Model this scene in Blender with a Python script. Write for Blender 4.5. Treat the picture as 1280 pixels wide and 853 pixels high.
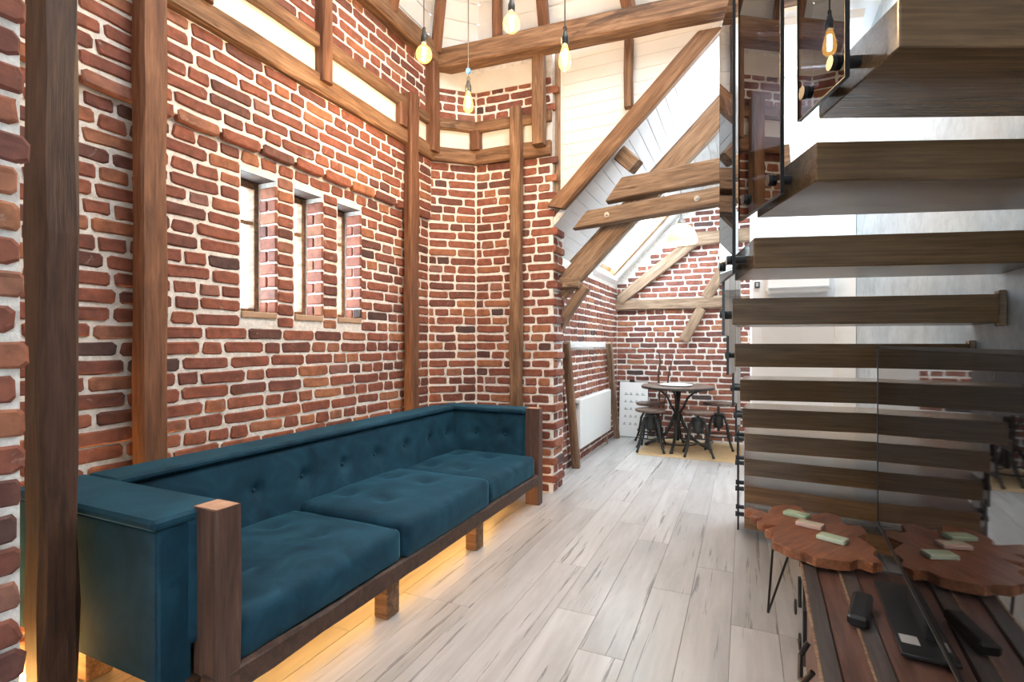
import bpy, bmesh, math, random
from mathutils import Vector, Matrix, noise
random.seed(7)
scene = bpy.context.scene
COL = scene.collection
R = math.radians
for o in list(bpy.data.objects): bpy.data.objects.remove(o)

# ------------------------------------------------------------------ camera
CAMZ = 1.26
YAW = R(24.4)
cam = bpy.data.cameras.new('camera'); cam.lens = 18.0; cam.sensor_width = 36.0
cam.shift_y = 0.0027; cam.clip_start = 0.02
camo = bpy.data.objects.new('camera', cam); COL.objects.link(camo)
camo.location = (0, 0, CAMZ); camo.rotation_euler = (R(90), 0, YAW)
scene.camera = camo

# ------------------------------------------------------------------ world, big lights, exposure
W = bpy.data.worlds.new('overcast_sky'); scene.world = W; W.use_nodes = True
bg = W.node_tree.nodes['Background']
bg.inputs[0].default_value = (0.80, 0.91, 1.0, 1); bg.inputs[1].default_value = 17.0
vs = scene.view_settings
vs.view_transform = 'Standard'; vs.look = 'None'; vs.gamma = 1.0; vs.exposure = 0.58
vs.use_curve_mapping = False

def area_light(name, loc, rot, sx, sy, power, color):
    l = bpy.data.lights.new(name, 'AREA'); l.shape = 'RECTANGLE'; l.size = sx; l.size_y = sy
    l.energy = power; l.color = color
    o = bpy.data.objects.new(name, l); COL.objects.link(o); o.location = loc; o.rotation_euler = rot
    return o
# daylight through the dining roof window; the other three lights are added fill
area_light('near_roof_fill', (-0.35, -0.85, 3.76), (R(18), 0, 0), 1.4, 1.2, 30, (0.93, 0.96, 1.0))  # added fill overhead, behind the camera
area_light('main_roof_fill', (0.20, 2.20, 4.72), (0, R(48), 0), 1.3, 1.6, 115, (0.90, 0.95, 1.0))  # added fill high under the main roof, out of view
area_light('dining_roof_window_daylight', (-1.40, 6.42, 2.77), (0, R(-46), 0), 1.1, 0.95, 12, (0.92, 0.96, 1.0))
area_light('dining_ceiling_fill', (0.40, 4.62, 3.60), (R(3), R(8), 0), 0.6, 0.7, 62, (0.82, 0.91, 1.0))  # added fill under the flat dining ceiling, brightens the partition

# ------------------------------------------------------------------ materials
def new_mat(name):
    m = bpy.data.materials.new(name); m.use_nodes = True
    nt = m.node_tree; b = nt.nodes['Principled BSDF']
    return m, nt, b
def ramp(nt, fac, stops, interp='LINEAR'):
    r = nt.nodes.new('ShaderNodeValToRGB'); r.color_ramp.interpolation = interp
    e = r.color_ramp.elements
    while len(e) < len(stops): e.new(0.5)
    for el, (p, c) in zip(e, stops):
        el.position = p; el.color = (c[0], c[1], c[2], 1)
    nt.links.new(fac, r.inputs[0]); return r.outputs[0]
def coords(nt, scale=(1, 1, 1), rnd=True, kind='Object'):
    tc = nt.nodes.new('ShaderNodeTexCoord'); mp = nt.nodes.new('ShaderNodeMapping')
    mp.inputs['Scale'].default_value = scale
    nt.links.new(tc.outputs[kind], mp.inputs[0])
    if rnd:
        oi = nt.nodes.new('ShaderNodeObjectInfo'); v = nt.nodes.new('ShaderNodeVectorMath'); v.operation = 'SCALE'
        v.inputs[0].default_value = (37.0, 19.0, 53.0)
        nt.links.new(oi.outputs['Random'], v.inputs['Scale']); nt.links.new(v.outputs[0], mp.inputs['Location'])
    return mp.outputs[0]
def noise_tex(nt, vec, scale, detail=4, rough=0.55, dist=0.0):
    n = nt.nodes.new('ShaderNodeTexNoise'); n.inputs['Scale'].default_value = scale
    n.inputs['Detail'].default_value = detail; n.inputs['Roughness'].default_value = rough
    n.inputs['Distortion'].default_value = dist
    nt.links.new(vec, n.inputs['Vector']); return n.outputs['Fac']
def mix(nt, fac, a, b, mode='MIX'):
    m = nt.nodes.new('ShaderNodeMix'); m.data_type = 'RGBA'; m.blend_type = mode
    if isinstance(fac, float): m.inputs[0].default_value = fac
    else: nt.links.new(fac, m.inputs[0])
    for s, x in ((6, a), (7, b)):
        if isinstance(x, tuple): m.inputs[s].default_value = (*x, 1)
        else: nt.links.new(x, m.inputs[s])
    return m.outputs[2]
def bump(nt, b, h, strength=0.3, dist=0.01):
    n = nt.nodes.new('ShaderNodeBump'); n.inputs['Strength'].default_value = strength
    n.inputs['Distance'].default_value = dist
    nt.links.new(h, n.inputs['Height']); nt.links.new(n.outputs[0], b.inputs['Normal'])
def plain(name, col, rough=0.5, metal=0.0, var=0.12, sc=9.0, bmp=0.0):
    m, nt, b = new_mat(name)
    v = coords(nt); f = noise_tex(nt, v, sc)
    c = ramp(nt, f, [(0.3, tuple(x * (1 - var) for x in col)), (0.7, tuple(min(1, x * (1 + var)) for x in col))])
    nt.links.new(c, b.inputs['Base Color'])
    b.inputs['Roughness'].default_value = rough; b.inputs['Metallic'].default_value = metal
    if bmp: bump(nt, b, f, bmp, 0.004)
    return m
def wood(name, dark, mid, light, stretch=9.0, sc=3.0, rough=0.6, bmp=0.35, cracks=0.0, fine=(0.72, 1.08)):
    m, nt, b = new_mat(name)
    v = coords(nt, (1.0, stretch, stretch))
    f = noise_tex(nt, v, sc, 6, 0.6, 0.6)
    c = ramp(nt, f, [(0.28, dark), (0.5, mid), (0.74, light)])
    v2 = coords(nt, (1.6, stretch * 4, stretch * 4)); f2 = noise_tex(nt, v2, sc, 3, 0.6)
    c2 = ramp(nt, f2, [(0.35, (fine[0],) * 3), (0.62, (fine[1],) * 3)])
    c = mix(nt, 1.0, c, c2, 'MULTIPLY')
    oi = nt.nodes.new('ShaderNodeObjectInfo')
    t = ramp(nt, oi.outputs['Random'], [(0.0, (0.86, 0.86, 0.86)), (1.0, (1.1, 1.1, 1.1))])
    c = mix(nt, 1.0, c, t, 'MULTIPLY')
    if cracks:
        v3 = coords(nt, (0.8, 22.0, 4.0)); f3 = noise_tex(nt, v3, 1.5, 5, 0.65, 0.4)
        k = ramp(nt, f3, [(0.0, (0, 0, 0)), (0.605, (0, 0, 0)), (0.655, (cracks,) * 3)])
        c = mix(nt, k, c, tuple(x * 0.35 for x in dark))
    nt.links.new(c, b.inputs['Base Color']); b.inputs['Roughness'].default_value = rough
    if bmp: bump(nt, b, f2, bmp, 0.003)
    return m
def emis(name, col, strength):
    m, nt, b = new_mat(name)
    b.inputs['Base Color'].default_value = (*col, 1); b.inputs['Emission Color'].default_value = (*col, 1)
    b.inputs['Emission Strength'].default_value = strength
    return m
def thin_glass(name, tint, ior=1.5, tintmix=0.0, dark=(0.01, 0.01, 0.012)):
    m = bpy.data.materials.new(name); m.use_nodes = True; nt = m.node_tree
    nt.nodes.clear()
    out = nt.nodes.new('ShaderNodeOutputMaterial'); tr = nt.nodes.new('ShaderNodeBsdfTransparent')
    tr.inputs[0].default_value = (*tint, 1)
    gl = nt.nodes.new('ShaderNodeBsdfGlossy'); gl.inputs['Roughness'].default_value = 0.0
    fr = nt.nodes.new('ShaderNodeFresnel'); fr.inputs[0].default_value = ior
    mx = nt.nodes.new('ShaderNodeMixShader')
    ge = nt.nodes.new('ShaderNodeNewGeometry'); iv = nt.nodes.new('ShaderNodeMath'); iv.operation = 'SUBTRACT'; iv.inputs[0].default_value = 1.0
    ml = nt.nodes.new('ShaderNodeMath'); ml.operation = 'MULTIPLY'      # reflection at the outer face only (a thin sheet)
    nt.links.new(ge.outputs['Backfacing'], iv.inputs[1]); nt.links.new(iv.outputs[0], ml.inputs[0]); nt.links.new(fr.outputs[0], ml.inputs[1])
    nt.links.new(ml.outputs[0], mx.inputs[0]); nt.links.new(tr.outputs[0], mx.inputs[1]); nt.links.new(gl.outputs[0], mx.inputs[2])
    nt.links.new(mx.outputs[0], out.inputs[0]); return m

def brick_mat():
    m, nt, b = new_mat('old_red_brick')
    oi = nt.nodes.new('ShaderNodeObjectInfo'); at = nt.nodes.new('ShaderNodeAttribute'); at.attribute_name = 'rnd'
    a = nt.nodes.new('ShaderNodeMath'); a.operation = 'ADD'
    nt.links.new(oi.outputs['Random'], a.inputs[0]); nt.links.new(at.outputs['Fac'], a.inputs[1])
    fr = nt.nodes.new('ShaderNodeMath'); fr.operation = 'FRACT'; nt.links.new(a.outputs[0], fr.inputs[0])
    c = ramp(nt, fr.outputs[0], [(0.0, (0.075, 0.050, 0.050)), (0.04, (0.14, 0.058, 0.048)), (0.22, (0.20, 0.070, 0.050)),
                                 (0.5, (0.255, 0.086, 0.056)), (0.75, (0.29, 0.104, 0.066)), (0.93, (0.36, 0.150, 0.078)), (1.0, (0.24, 0.115, 0.098))])
    tc = nt.nodes.new('ShaderNodeTexCoord')
    cv = nt.nodes.new('ShaderNodeVectorMath'); cv.operation = 'SCALE'; cv.inputs[0].default_value = (31., 17., 43.)
    nt.links.new(fr.outputs[0], cv.inputs['Scale'])
    ad = nt.nodes.new('ShaderNodeVectorMath'); ad.operation = 'ADD'
    nt.links.new(tc.outputs['Object'], ad.inputs[0]); nt.links.new(cv.outputs[0], ad.inputs[1])
    f = noise_tex(nt, ad.outputs[0], 22, 5, 0.6)
    k = ramp(nt, f, [(0.3, (0.62, 0.62, 0.62)), (0.68, (1.22, 1.18, 1.14))])
    c = mix(nt, 1.0, c, k, 'MULTIPLY')
    g = noise_tex(nt, ad.outputs[0], 13, 6, 0.7, 0.5)
    sm = ramp(nt, g, [(0.0, (0, 0, 0)), (0.62, (0, 0, 0)), (0.78, (0.7, 0.7, 0.7))])
    c = mix(nt, sm, c, (0.56, 0.47, 0.42))
    nt.links.new(c, b.inputs['Base Color']); b.inputs['Roughness'].default_value = 0.82
    bump(nt, b, f, 0.5, 0.006)
    return m
def mortar_mat():
    m, nt, b = new_mat('white_lime_mortar')
    v = coords(nt, rnd=False); f = noise_tex(nt, v, 30, 6, 0.65)
    c = ramp(nt, f, [(0.3, (0.62, 0.60, 0.57)), (0.6, (0.88, 0.86, 0.82))])
    nt.links.new(c, b.inputs['Base Color']); b.inputs['Roughness'].default_value = 0.95
    bump(nt, b, f, 0.7, 0.012)
    return m
M = {}
M['brick'] = brick_mat(); M['mortar'] = mortar_mat()
M['timber'] = wood('aged_oak_timber', (0.085, 0.040, 0.020), (0.22, 0.115, 0.057), (0.37, 0.215, 0.12), 9, 3.0, 0.72, 0.8, cracks=0.7)
M['timber_dark'] = wood('dark_oak_post', (0.030, 0.014, 0.009), (0.075, 0.036, 0.022), (0.12, 0.062, 0.040), 9, 3.0, 0.6, 0.6, cracks=0.5)
M['timber_red'] = wood('red_brown_post', (0.10, 0.038, 0.018), (0.19, 0.080, 0.038), (0.27, 0.13, 0.068), 9, 3.0, 0.68, 0.7, cracks=0.6)
M['timber_pale'] = wood('weathered_pale_timber', (0.14, 0.085, 0.055), (0.30, 0.195, 0.125), (0.45, 0.325, 0.225), 9, 3.0, 0.78, 0.8, cracks=0.7)
M['sofa_timber'] = wood('dark_reclaimed_timber', (0.045, 0.020, 0.014), (0.10, 0.048, 0.032), (0.17, 0.088, 0.060), 9, 3.0, 0.6, 0.6, cracks=0.5)
M['endgrain'] = plain('pale_end_grain', (0.50, 0.30, 0.20), 0.7, 0, 0.2, 20, 0.2)
M['floor'] = wood('whitewashed_oak_floor', (0.40, 0.385, 0.375), (0.49, 0.475, 0.468), (0.56, 0.55, 0.545), 5, 1.4, 0.30, 0.04, cracks=0.8, fine=(0.92, 1.03))
M['plaster'] = plain('white_plaster', (0.78, 0.75, 0.70), 0.9, 0, 0.06, 6, 0.2)
M['white_paint'] = plain('white_paint', (0.85, 0.86, 0.87), 0.6, 0, 0.03, 3)
M['white_board'] = plain('white_painted_board', (0.76, 0.77, 0.77), 0.55, 0, 0.04, 4)
M['white_metal'] = plain('white_enamel', (0.84, 0.86, 0.85), 0.3, 0, 0.02, 2)
M['black_metal'] = plain('black_metal', (0.012, 0.012, 0.014), 0.35, 0.3, 0.2, 8)
M['iron'] = plain('cast_iron', (0.05, 0.055, 0.055), 0.45, 0.7, 0.3, 18, 0.2)
M['gold'] = plain('brass_cap', (0.75, 0.52, 0.22), 0.2, 1.0, 0.05)
M['steel'] = plain('brushed_steel', (0.40, 0.39, 0.37), 0.5, 1.0, 0.08)
M['tread'] = wood('oak_stair_tread', (0.105, 0.058, 0.026), (0.15, 0.085, 0.040), (0.20, 0.12, 0.06), 12, 2.5, 0.24, 0.06)
M['stool_wood'] = wood('dark_stool_wood', (0.07, 0.045, 0.035), (0.15, 0.10, 0.08), (0.24, 0.17, 0.14), 8, 3, 0.55, 0.2)
M['slab'] = wood('rosewood_slab', (0.12, 0.035, 0.014), (0.26, 0.085, 0.033), (0.38, 0.15, 0.065), 5, 4, 0.35, 0.3)
M['chest'] = wood('worn_chest_board', (0.055, 0.028, 0.022), (0.12, 0.06, 0.045), (0.17, 0.09, 0.07), 8, 3, 0.5, 0.3, fine=(.85, 1.05))
M['chest_dark'] = wood('worn_chest_batten', (0.035, 0.028, 0.028), (0.075, 0.06, 0.058), (0.11, 0.095, 0.09), 8, 3, 0.5, 0.3, fine=(.85, 1.05))
M['tan'] = plain('tan_patch', (0.62, 0.45, 0.25), 0.8, 0, 0.1, 14, 0.2)
M['screen'] = plain('black_glossy_screen', (0.006, 0.006, 0.008), 0.03, 0, 0.05)
M['screen'].node_tree.nodes['Principled BSDF'].inputs['IOR'].default_value = 1.75
M['plastic'] = plain('black_plastic', (0.012, 0.013, 0.015), 0.3, 0, 0.1)
M['paper'] = plain('white_paper', (0.84, 0.85, 0.85), 0.7, 0, 0.02)
M['ink'] = plain('grey_print', (0.35, 0.36, 0.37), 0.7)
M['green_card'] = plain('pale_green_card', (0.40, 0.56, 0.40), 0.5); M['pink_card'] = plain('pale_pink_card', (0.66, 0.50, 0.44), 0.5)
M['mint_card'] = plain('pale_mint_card', (0.52, 0.62, 0.50), 0.5)
M['sill'] = plain('tan_sill_tile', (0.45, 0.30, 0.20), 0.6, 0, 0.15)
M['window_glass'] = thin_glass('clear_window_glass', (0.93, 0.96, 0.96))
M['smoked'] = thin_glass('smoked_glass', (0.13, 0.13, 0.14), 1.7)
M['led'] = emis('warm_led_strip', (1.0, 0.55, 0.16), 150.0)
M['led_soft'] = emis('warm_led_tape', (1.0, 0.55, 0.16), 42.0)
M['filament'] = emis('glowing_filament', (1.0, 0.72, 0.38), 260.0)
M['cyan'] = plain('pale_blue_plastic', (0.06, 0.22, 0.60), 0.5)
M['cord'] = plain('grey_cord', (0.10, 0.09, 0.08), 0.7)
M['orange_wood'] = wood('orange_window_wood', (0.40, 0.20, 0.08), (0.55, 0.30, 0.13), (0.65, 0.38, 0.18), 8, 2, 0.4, 0.1)
def bulb_glass():
    m = thin_glass('amber_bulb_glass', (1.0, 0.9, 0.72)); nt = m.node_tree
    out = [n for n in nt.nodes if n.type == 'OUTPUT_MATERIAL'][0]; src = out.inputs[0].links[0].from_socket
    e = nt.nodes.new('ShaderNodeEmission'); e.inputs[0].default_value = (1.0, 0.50, 0.10, 1); e.inputs[1].default_value = 1.5
    a = nt.nodes.new('ShaderNodeAddShader'); nt.links.new(src, a.inputs[0]); nt.links.new(e.outputs[0], a.inputs[1])
    nt.links.new(a.outputs[0], out.inputs[0]); return m
M['bulb'] = bulb_glass()
def lamp_glass():
    m, nt, b = new_mat('opal_lamp_glass')
    b.inputs['Base Color'].default_value = (0.72, 0.60, 0.42, 1); b.inputs['Roughness'].default_value = 0.3
    b.inputs['Emission Color'].default_value = (1.0, 0.72, 0.34, 1); b.inputs['Emission Strength'].default_value = 0.7
    return m
M['opal'] = lamp_glass()
def velvet():
    m, nt, b = new_mat('teal_velvet')
    v = coords(nt, (1, 1, 1)); f = noise_tex(nt, v, 5.5, 5, 0.6, 0.8)
    c = ramp(nt, f, [(0.3, (0.006, 0.027, 0.047)), (0.55, (0.011, 0.049, 0.082)), (0.8, (0.018, 0.075, 0.115))])
    nt.links.new(c, b.inputs['Base Color']); b.inputs['Roughness'].default_value = 0.75
    b.inputs['Sheen Weight'].default_value = 0.55; b.inputs['Sheen Roughness'].default_value = 0.35
    b.inputs['Sheen Tint'].default_value = (0.12, 0.40, 0.55, 1); b.inputs['Specular IOR Level'].default_value = 0.15
    f2 = noise_tex(nt, v, 160, 2, 0.5); bump(nt, b, f2, 0.12, 0.002)
    return m
M['velvet'] = velvet()
def concrete():
    m, nt, b = new_mat('grey_blue_concrete')
    v = coords(nt, rnd=False); f = noise_tex(nt, v, 2.2, 8, 0.65, 0.8); f2 = noise_tex(nt, v, 14, 6, 0.7)
    c = ramp(nt, f, [(0.3, (0.30, 0.34, 0.37)), (0.5, (0.42, 0.47, 0.50)), (0.72, (0.56, 0.60, 0.62))])
    k = ramp(nt, f2, [(0.35, (0.7, 0.7, 0.7)), (0.6, (1.05, 1.05, 1.05))])
    c = mix(nt, 0.6, c, k, 'MULTIPLY')
    nt.links.new(c, b.inputs['Base Color']); b.inputs['Roughness'].default_value = 0.42
    bump(nt, b, f2, 0.25, 0.006); return m
M['concrete'] = concrete()

# ------------------------------------------------------------------ object helpers
def wm(o):
    return wm(o.parent) @ o.matrix_basis if o.parent else o.matrix_basis.copy()
def link(o, parent=None, Mw=None):
    COL.objects.link(o)
    Mw = Mw if Mw is not None else Matrix()
    if parent:
        o.parent = parent; o.matrix_basis = wm(parent).inverted() @ Mw
    else: o.matrix_basis = Mw
    return o
def add(name, vf, mat, parent=None, Mw=None, smooth=False):
    v, f = vf
    me = bpy.data.meshes.new(name); me.from_pydata(v, [], f); me.update()
    bm = bmesh.new(); bm.from_mesh(me); bmesh.ops.recalc_face_normals(bm, faces=bm.faces); bm.to_mesh(me); bm.free()
    if smooth: me.polygons.foreach_set('use_smooth', [True] * len(me.polygons))
    me.materials.append(M[mat])
    return link(bpy.data.objects.new(name, me), parent, Mw)
def empty(name, loc, rz=0):
    o = bpy.data.objects.new(name, None); o.empty_display_size = 0.1
    return link(o, None, Matrix.Translation(loc) @ Matrix.Rotation(rz, 4, 'Z'))
def tag(o, label, cat, group=None):
    o['label'] = label; o['category'] = cat
    if group: o['group'] = group
    return o
def struct(o): o['kind'] = 'structure'; return o
def T(x, y, z): return Matrix.Translation((x, y, z))
def copy_tree(o, parent=None):
    c = o.copy(); COL.objects.link(c)
    if parent: c.parent = parent; c.matrix_basis = o.matrix_basis.copy()
    for ch in [x for x in bpy.data.objects if x.parent == o]: copy_tree(ch, c)
    return c

def join(*vfs):
    V, F = [], []
    for v, f in vfs:
        n = len(V); V += [tuple(p) for p in v]; F += [tuple(i + n for i in g) for g in f]
    return V, F
def xf(vf, Mx): return [tuple(Mx @ Vector(p)) for p in vf[0]], vf[1]
def box(x0, x1, y0, y1, z0, z1, b=0.0):
    if b <= 0:
        v = [(x, y, z) for x in (x0, x1) for y in (y0, y1) for z in (z0, z1)]
        return v, [(0, 1, 3, 2), (4, 6, 7, 5), (0, 4, 5, 1), (2, 3, 7, 6), (0, 2, 6, 4), (1, 5, 7, 3)]
    b = min(b, (x1 - x0) * .45, (y1 - y0) * .45, (z1 - z0) * .45)
    bm = bmesh.new()
    v, f = box(x0, x1, y0, y1, z0, z1)
    bv = [bm.verts.new(p) for p in v]
    for g in f: bm.faces.new([bv[i] for i in g])
    bmesh.ops.bevel(bm, geom=list(bm.edges), offset=b, segments=1, affect='EDGES', profile=0.5)
    bm.verts.index_update()
    r = ([tuple(q.co) for q in bm.verts], [tuple(q.index for q in g.verts) for g in bm.faces]); bm.free()
    return r
def prism(poly, z0, z1, b=0.0):
    n = len(poly)
    v = [(x, y, z0) for x, y in poly] + [(x, y, z1) for x, y in poly]
    f = [tuple(range(n))[::-1], tuple(range(n, 2 * n))] + [(i, (i + 1) % n, n + (i + 1) % n, n + i) for i in range(n)]
    if b <= 0: return v, f
    bm = bmesh.new(); bv = [bm.verts.new(p) for p in v]
    for g in f: bm.faces.new([bv[i] for i in g])
    bmesh.ops.bevel(bm, geom=list(bm.edges), offset=b, segments=1, affect='EDGES', profile=0.5)
    bm.verts.index_update()
    r = ([tuple(q.co) for q in bm.verts], [tuple(q.index for q in g.verts) for g in bm.faces]); bm.free()
    return r
def lathe(prof, n=24, cap=True):
    V, F = [], []
    for r, z in prof:
        for i in range(n):
            a = 2 * math.pi * i / n; V.append((r * math.cos(a), r * math.sin(a), z))
    for k in range(len(prof) - 1):
        for i in range(n):
            j = (i + 1) % n; F.append((k * n + i, k * n + j, (k + 1) * n + j, (k + 1) * n + i))
    if cap:
        F.append(tuple(range(n))[::-1]); m = (len(prof) - 1) * n; F.append(tuple(range(m, m + n)))
    return V, F
def tube(pts, r, n=8):
    pts = [Vector(p) for p in pts]; V, F = [], []
    rr = r if isinstance(r, (list, tuple)) else [r] * len(pts)
    prev = None
    for k, p in enumerate(pts):
        t = (pts[min(k + 1, len(pts) - 1)] - pts[max(k - 1, 0)]).normalized()
        a = prev if prev is not None else (Vector((0, 0, 1)) if abs(t.z) < .9 else Vector((1, 0, 0)))
        a = (a - t * a.dot(t)).normalized(); prev = a; b = t.cross(a)
        for i in range(n):
            q = 2 * math.pi * i / n; V.append(tuple(p + (a * math.cos(q) + b * math.sin(q)) * rr[k]))
    for k in range(len(pts) - 1):
        for i in range(n):
            j = (i + 1) % n; F.append((k * n + i, k * n + j, (k + 1) * n + j, (k + 1) * n + i))
    F.append(tuple(range(n))[::-1]); m = (len(pts) - 1) * n; F.append(tuple(range(m, m + n)))
    return V, F
def axis_matrix(p0, p1, up=(0, 0, 1)):
    p0 = Vector(p0); x = (Vector(p1) - p0).normalized(); u = Vector(up)
    if abs(x.dot(u)) > .98: u = Vector((0, 1, 0))
    y = u.cross(x).normalized(); z = x.cross(y)
    m = Matrix((x, y, z)).transposed().to_4x4(); m.translation = p0
    return m
def beam_vf(L, w, h, ch=0.012, jit=0.004, cut0=0.0, cut1=0.0, seed=0):
    """hewn timber along local X, chamfered section, slightly uneven; cuts shear the ends"""
    rs = random.Random(seed); n = max(2, int(L / 0.22)); V, F = [], []
    w2, h2 = w / 2, h / 2
    sec = [(-w2 + ch, -h2), (w2 - ch, -h2), (w2, -h2 + ch), (w2, h2 - ch), (w2 - ch, h2), (-w2 + ch, h2), (-w2, h2 - ch), (-w2, -h2 + ch)]
    for k in range(n + 1):
        s = k / n; x = L * s
        for (y, z) in sec:
            dx = cut0 * (1 - s) * (z + h2) + cut1 * s * (z + h2)
            V.append((x + dx, y + rs.uniform(-jit, jit), z + rs.uniform(-jit, jit)))
    for k in range(n):
        for i in range(8):
            j = (i + 1) % 8; F.append((k * 8 + i, k * 8 + j, (k + 1) * 8 + j, (k + 1) * 8 + i))
    F.append(tuple(range(8))[::-1]); F.append(tuple(range(n * 8, n * 8 + 8)))
    return V, F
_bs = [0]
def beam(name, p0, p1, w, h, mat, label=None, cat='beam', group=None, parent=None, up=(0, 0, 1), **kw):
    _bs[0] += 1
    L = (Vector(p1) - Vector(p0)).length
    o = add(name, beam_vf(L, w, h, seed=_bs[0], **kw), mat, parent, axis_matrix(p0, p1, up))
    if label: tag(o, label, cat, group)
    return o

# ------------------------------------------------------------------ camera-facing size of a brick (decides which are single objects)
CF = Vector((-math.sin(YAW), math.cos(YAW), 0)); CR = Vector((math.cos(YAW), math.sin(YAW), 0))
def seen(p, n, area):
    d = Vector(p) - Vector((0, 0, CAMZ)); dep = d.dot(CF)
    if dep < 0.15: return 0
    u = 640 + 640 * d.dot(CR) / dep; v = 430 - 640 * d.z / dep
    if u < -20 or u > 1300 or v < -15 or v > 868: return 0
    return area * max(0.0, -d.normalized().dot(n)) / dep ** 2

# ------------------------------------------------------------------ bricks
def brick_vf(L, H, D, rs):
    """irregular worn brick: front outline of 10 points with a chamfer; local X length, Y outwards, Z up"""
    a, c = L / 2, H / 2
    out = [(-a, -c * .7), (-a * .86, -c), (0, -c), (a * .88, -c), (a, -c * .65), (a, c * .7), (a * .86, c), (0.1 * a, c), (-a * .9, c), (-a, c * .6)]
    j = 0.0045
    out = [(x + rs.uniform(-j, j), z + rs.uniform(-j, j) * .8) for x, z in out]
    ch = 0.006
    inn = [(x - math.copysign(ch * min(1, abs(x) / a * 1.6), x), z - math.copysign(ch, z)) for x, z in out]
    n = 10
    V = [(x, -0.03, z) for x, z in out] + [(x, D - 0.005, z) for x, z in out] + [(x, D + rs.uniform(-.002, .002), z) for x, z in inn]
    F = [(i, (i + 1) % n, n + (i + 1) % n, n + i) for i in range(n)] + [(n + i, n + (i + 1) % n, 2 * n + (i + 1) % n, 2 * n + i) for i in range(n)]
    F.append(tuple(range(2 * n, 3 * n)))
    return V, F
_rs = random.Random(3)
BK = {}
for nm, L in (('s', 0.238), ('h', 0.110), ('q', 0.060)):
    BK[nm] = []
    for k in range(7):
        vf = brick_vf(L, 0.062, 0.007, _rs)
        me = bpy.data.meshes.new('brick'); me.from_pydata(*[vf[0], [], vf[1]]); me.update()
        bm = bmesh.new(); bm.from_mesh(me); bmesh.ops.recalc_face_normals(bm, faces=bm.faces); bm.to_mesh(me); bm.free()
        me.materials.append(M['brick']); BK[nm].append((me, vf, L))

def lay_bricks(p0, p1, z0, z1, seed, holes=(), keep=None, offs=None, weight=None, ends=None, pitch=0.075, joint=0.0155):
    """returns list of (matrix, kind, index, weight)"""
    rs = random.Random(seed); p0 = Vector((*p0, 0)); p1 = Vector((*p1, 0)); L = (p1 - p0).length
    u = (p1 - p0).normalized(); n = Vector((0, 0, 1)).cross(u)
    out = []; k = 0; z = z0
    while z + pitch * .6 < z1:
        zc = z + pitch / 2; a0, a1 = 0.0, L
        if ends: a0, a1 = ends(k, L)
        cuts = [(h0, h1) for (h0, h1, q0, q1) in holes if q0 - .02 < zc < q1 + .02]
        segs = []; s = a0
        for h0, h1 in sorted(cuts):
            if h0 > s + .02: segs.append((s, h0))
            s = max(s, h1)
        if a1 > s + .02: segs.append((s, a1))
        for (s0, s1) in segs:
            x = s0; first = True
            bond = (k % 2)
            while x < s1 - 0.02:
                if first and s1 - s0 > .4: ln = [0.12, 0.185, 0.25, 0.06 + .12][rs.randrange(4)]; first = False
                else:
                    ln = 0.25 if (bond and rs.random() < .72) or rs.random() < .3 else 0.125
                    if rs.random() < .05: ln = 0.185
                ln *= rs.uniform(.93, 1.05)
                if s1 - x - ln < 0.05: ln = s1 - x
                if ln > .30: ln = (s1 - x) / 2
                bl = ln - joint; xc = x + ln / 2
                c = p0 + u * xc + Vector((0, 0, zc)); x += ln
                if keep and not keep(c, bl): continue
                c = c + n * ((offs(c) if offs else 0) + rs.uniform(-.003, .003))
                c.z += rs.uniform(-.003, .003)
                kind = 's' if bl > .165 else ('h' if bl > .08 else 'q'); idx = rs.randrange(7)
                rot = Matrix((u, n, Vector((0, 0, 1)))).transposed().to_4x4()
                m = Matrix.Translation(c) @ rot @ Matrix.Rotation(rs.uniform(-.012, .012), 4, 'Y') @ Matrix.Diagonal((bl / BK[kind][idx][2], 1, rs.uniform(.94, 1.05) * (pitch - joint) / 0.062, 1))
                w = seen(c, n, bl * .062) * (weight(c) if weight else 1)
                out.append((m, kind, idx, w))
        z += pitch; k += 1
    return out
def place_bricks(parent, bricks, limit=300):
    bricks.sort(key=lambda b: -b[3])
    single = [b for b in bricks[:limit] if b[3] > 0]; rest = bricks[len(single):]
    inv = wm(parent).inverted()
    for m, kind, idx, w in single:
        o = bpy.data.objects.new('brick', BK[kind][idx][0]); COL.objects.link(o); o.parent = parent; o.matrix_basis = inv @ m
    if rest:
        V, F, A = [], [], []; rs = random.Random(11)
        for m, kind, idx, w in rest:
            v, f = BK[kind][idx][1]; n = len(V); mm = inv @ m
            V += [tuple(mm @ Vector(p)) for p in v]; F += [tuple(i + n for i in g) for g in f]; A += [rs.random()] * len(f)
        o = add('remaining_bricks', (V, F), 'brick', parent, wm(parent))
        at = o.data.attributes.new('rnd', 'FLOAT', 'FACE'); at.data.foreach_set('value', A)
        o['kind'] = 'stuff'
def slab_between(p0, p1, z0, z1, th, holes=()):
    """mortar backing slab whose front lies on the line p0-p1, with rectangular holes (distance along, height)"""
    p0 = Vector((*p0, 0)); p1 = Vector((*p1, 0)); L = (p1 - p0).length
    u = (p1 - p0).normalized(); n = Vector((0, 0, 1)).cross(u)
    rot = Matrix((u, n, Vector((0, 0, 1)))).transposed().to_4x4(); rot.translation = p0
    xs = sorted({0.0, L, *[h[0] for h in holes], *[h[1] for h in holes]}); zs = sorted({z0, z1, *[h[2] for h in holes], *[h[3] for h in holes]})
    parts = []
    for i in range(len(xs) - 1):
        for k in range(len(zs) - 1):
            cx, cz = (xs[i] + xs[i + 1]) / 2, (zs[k] + zs[k + 1]) / 2
            if any(h[0] < cx < h[1] and h[2] < cz < h[3] for h in holes): continue
            parts.append(box(xs[i], xs[i + 1], -th, 0, zs[k], zs[k + 1]))
    return xf(join(*parts), rot)

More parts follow.
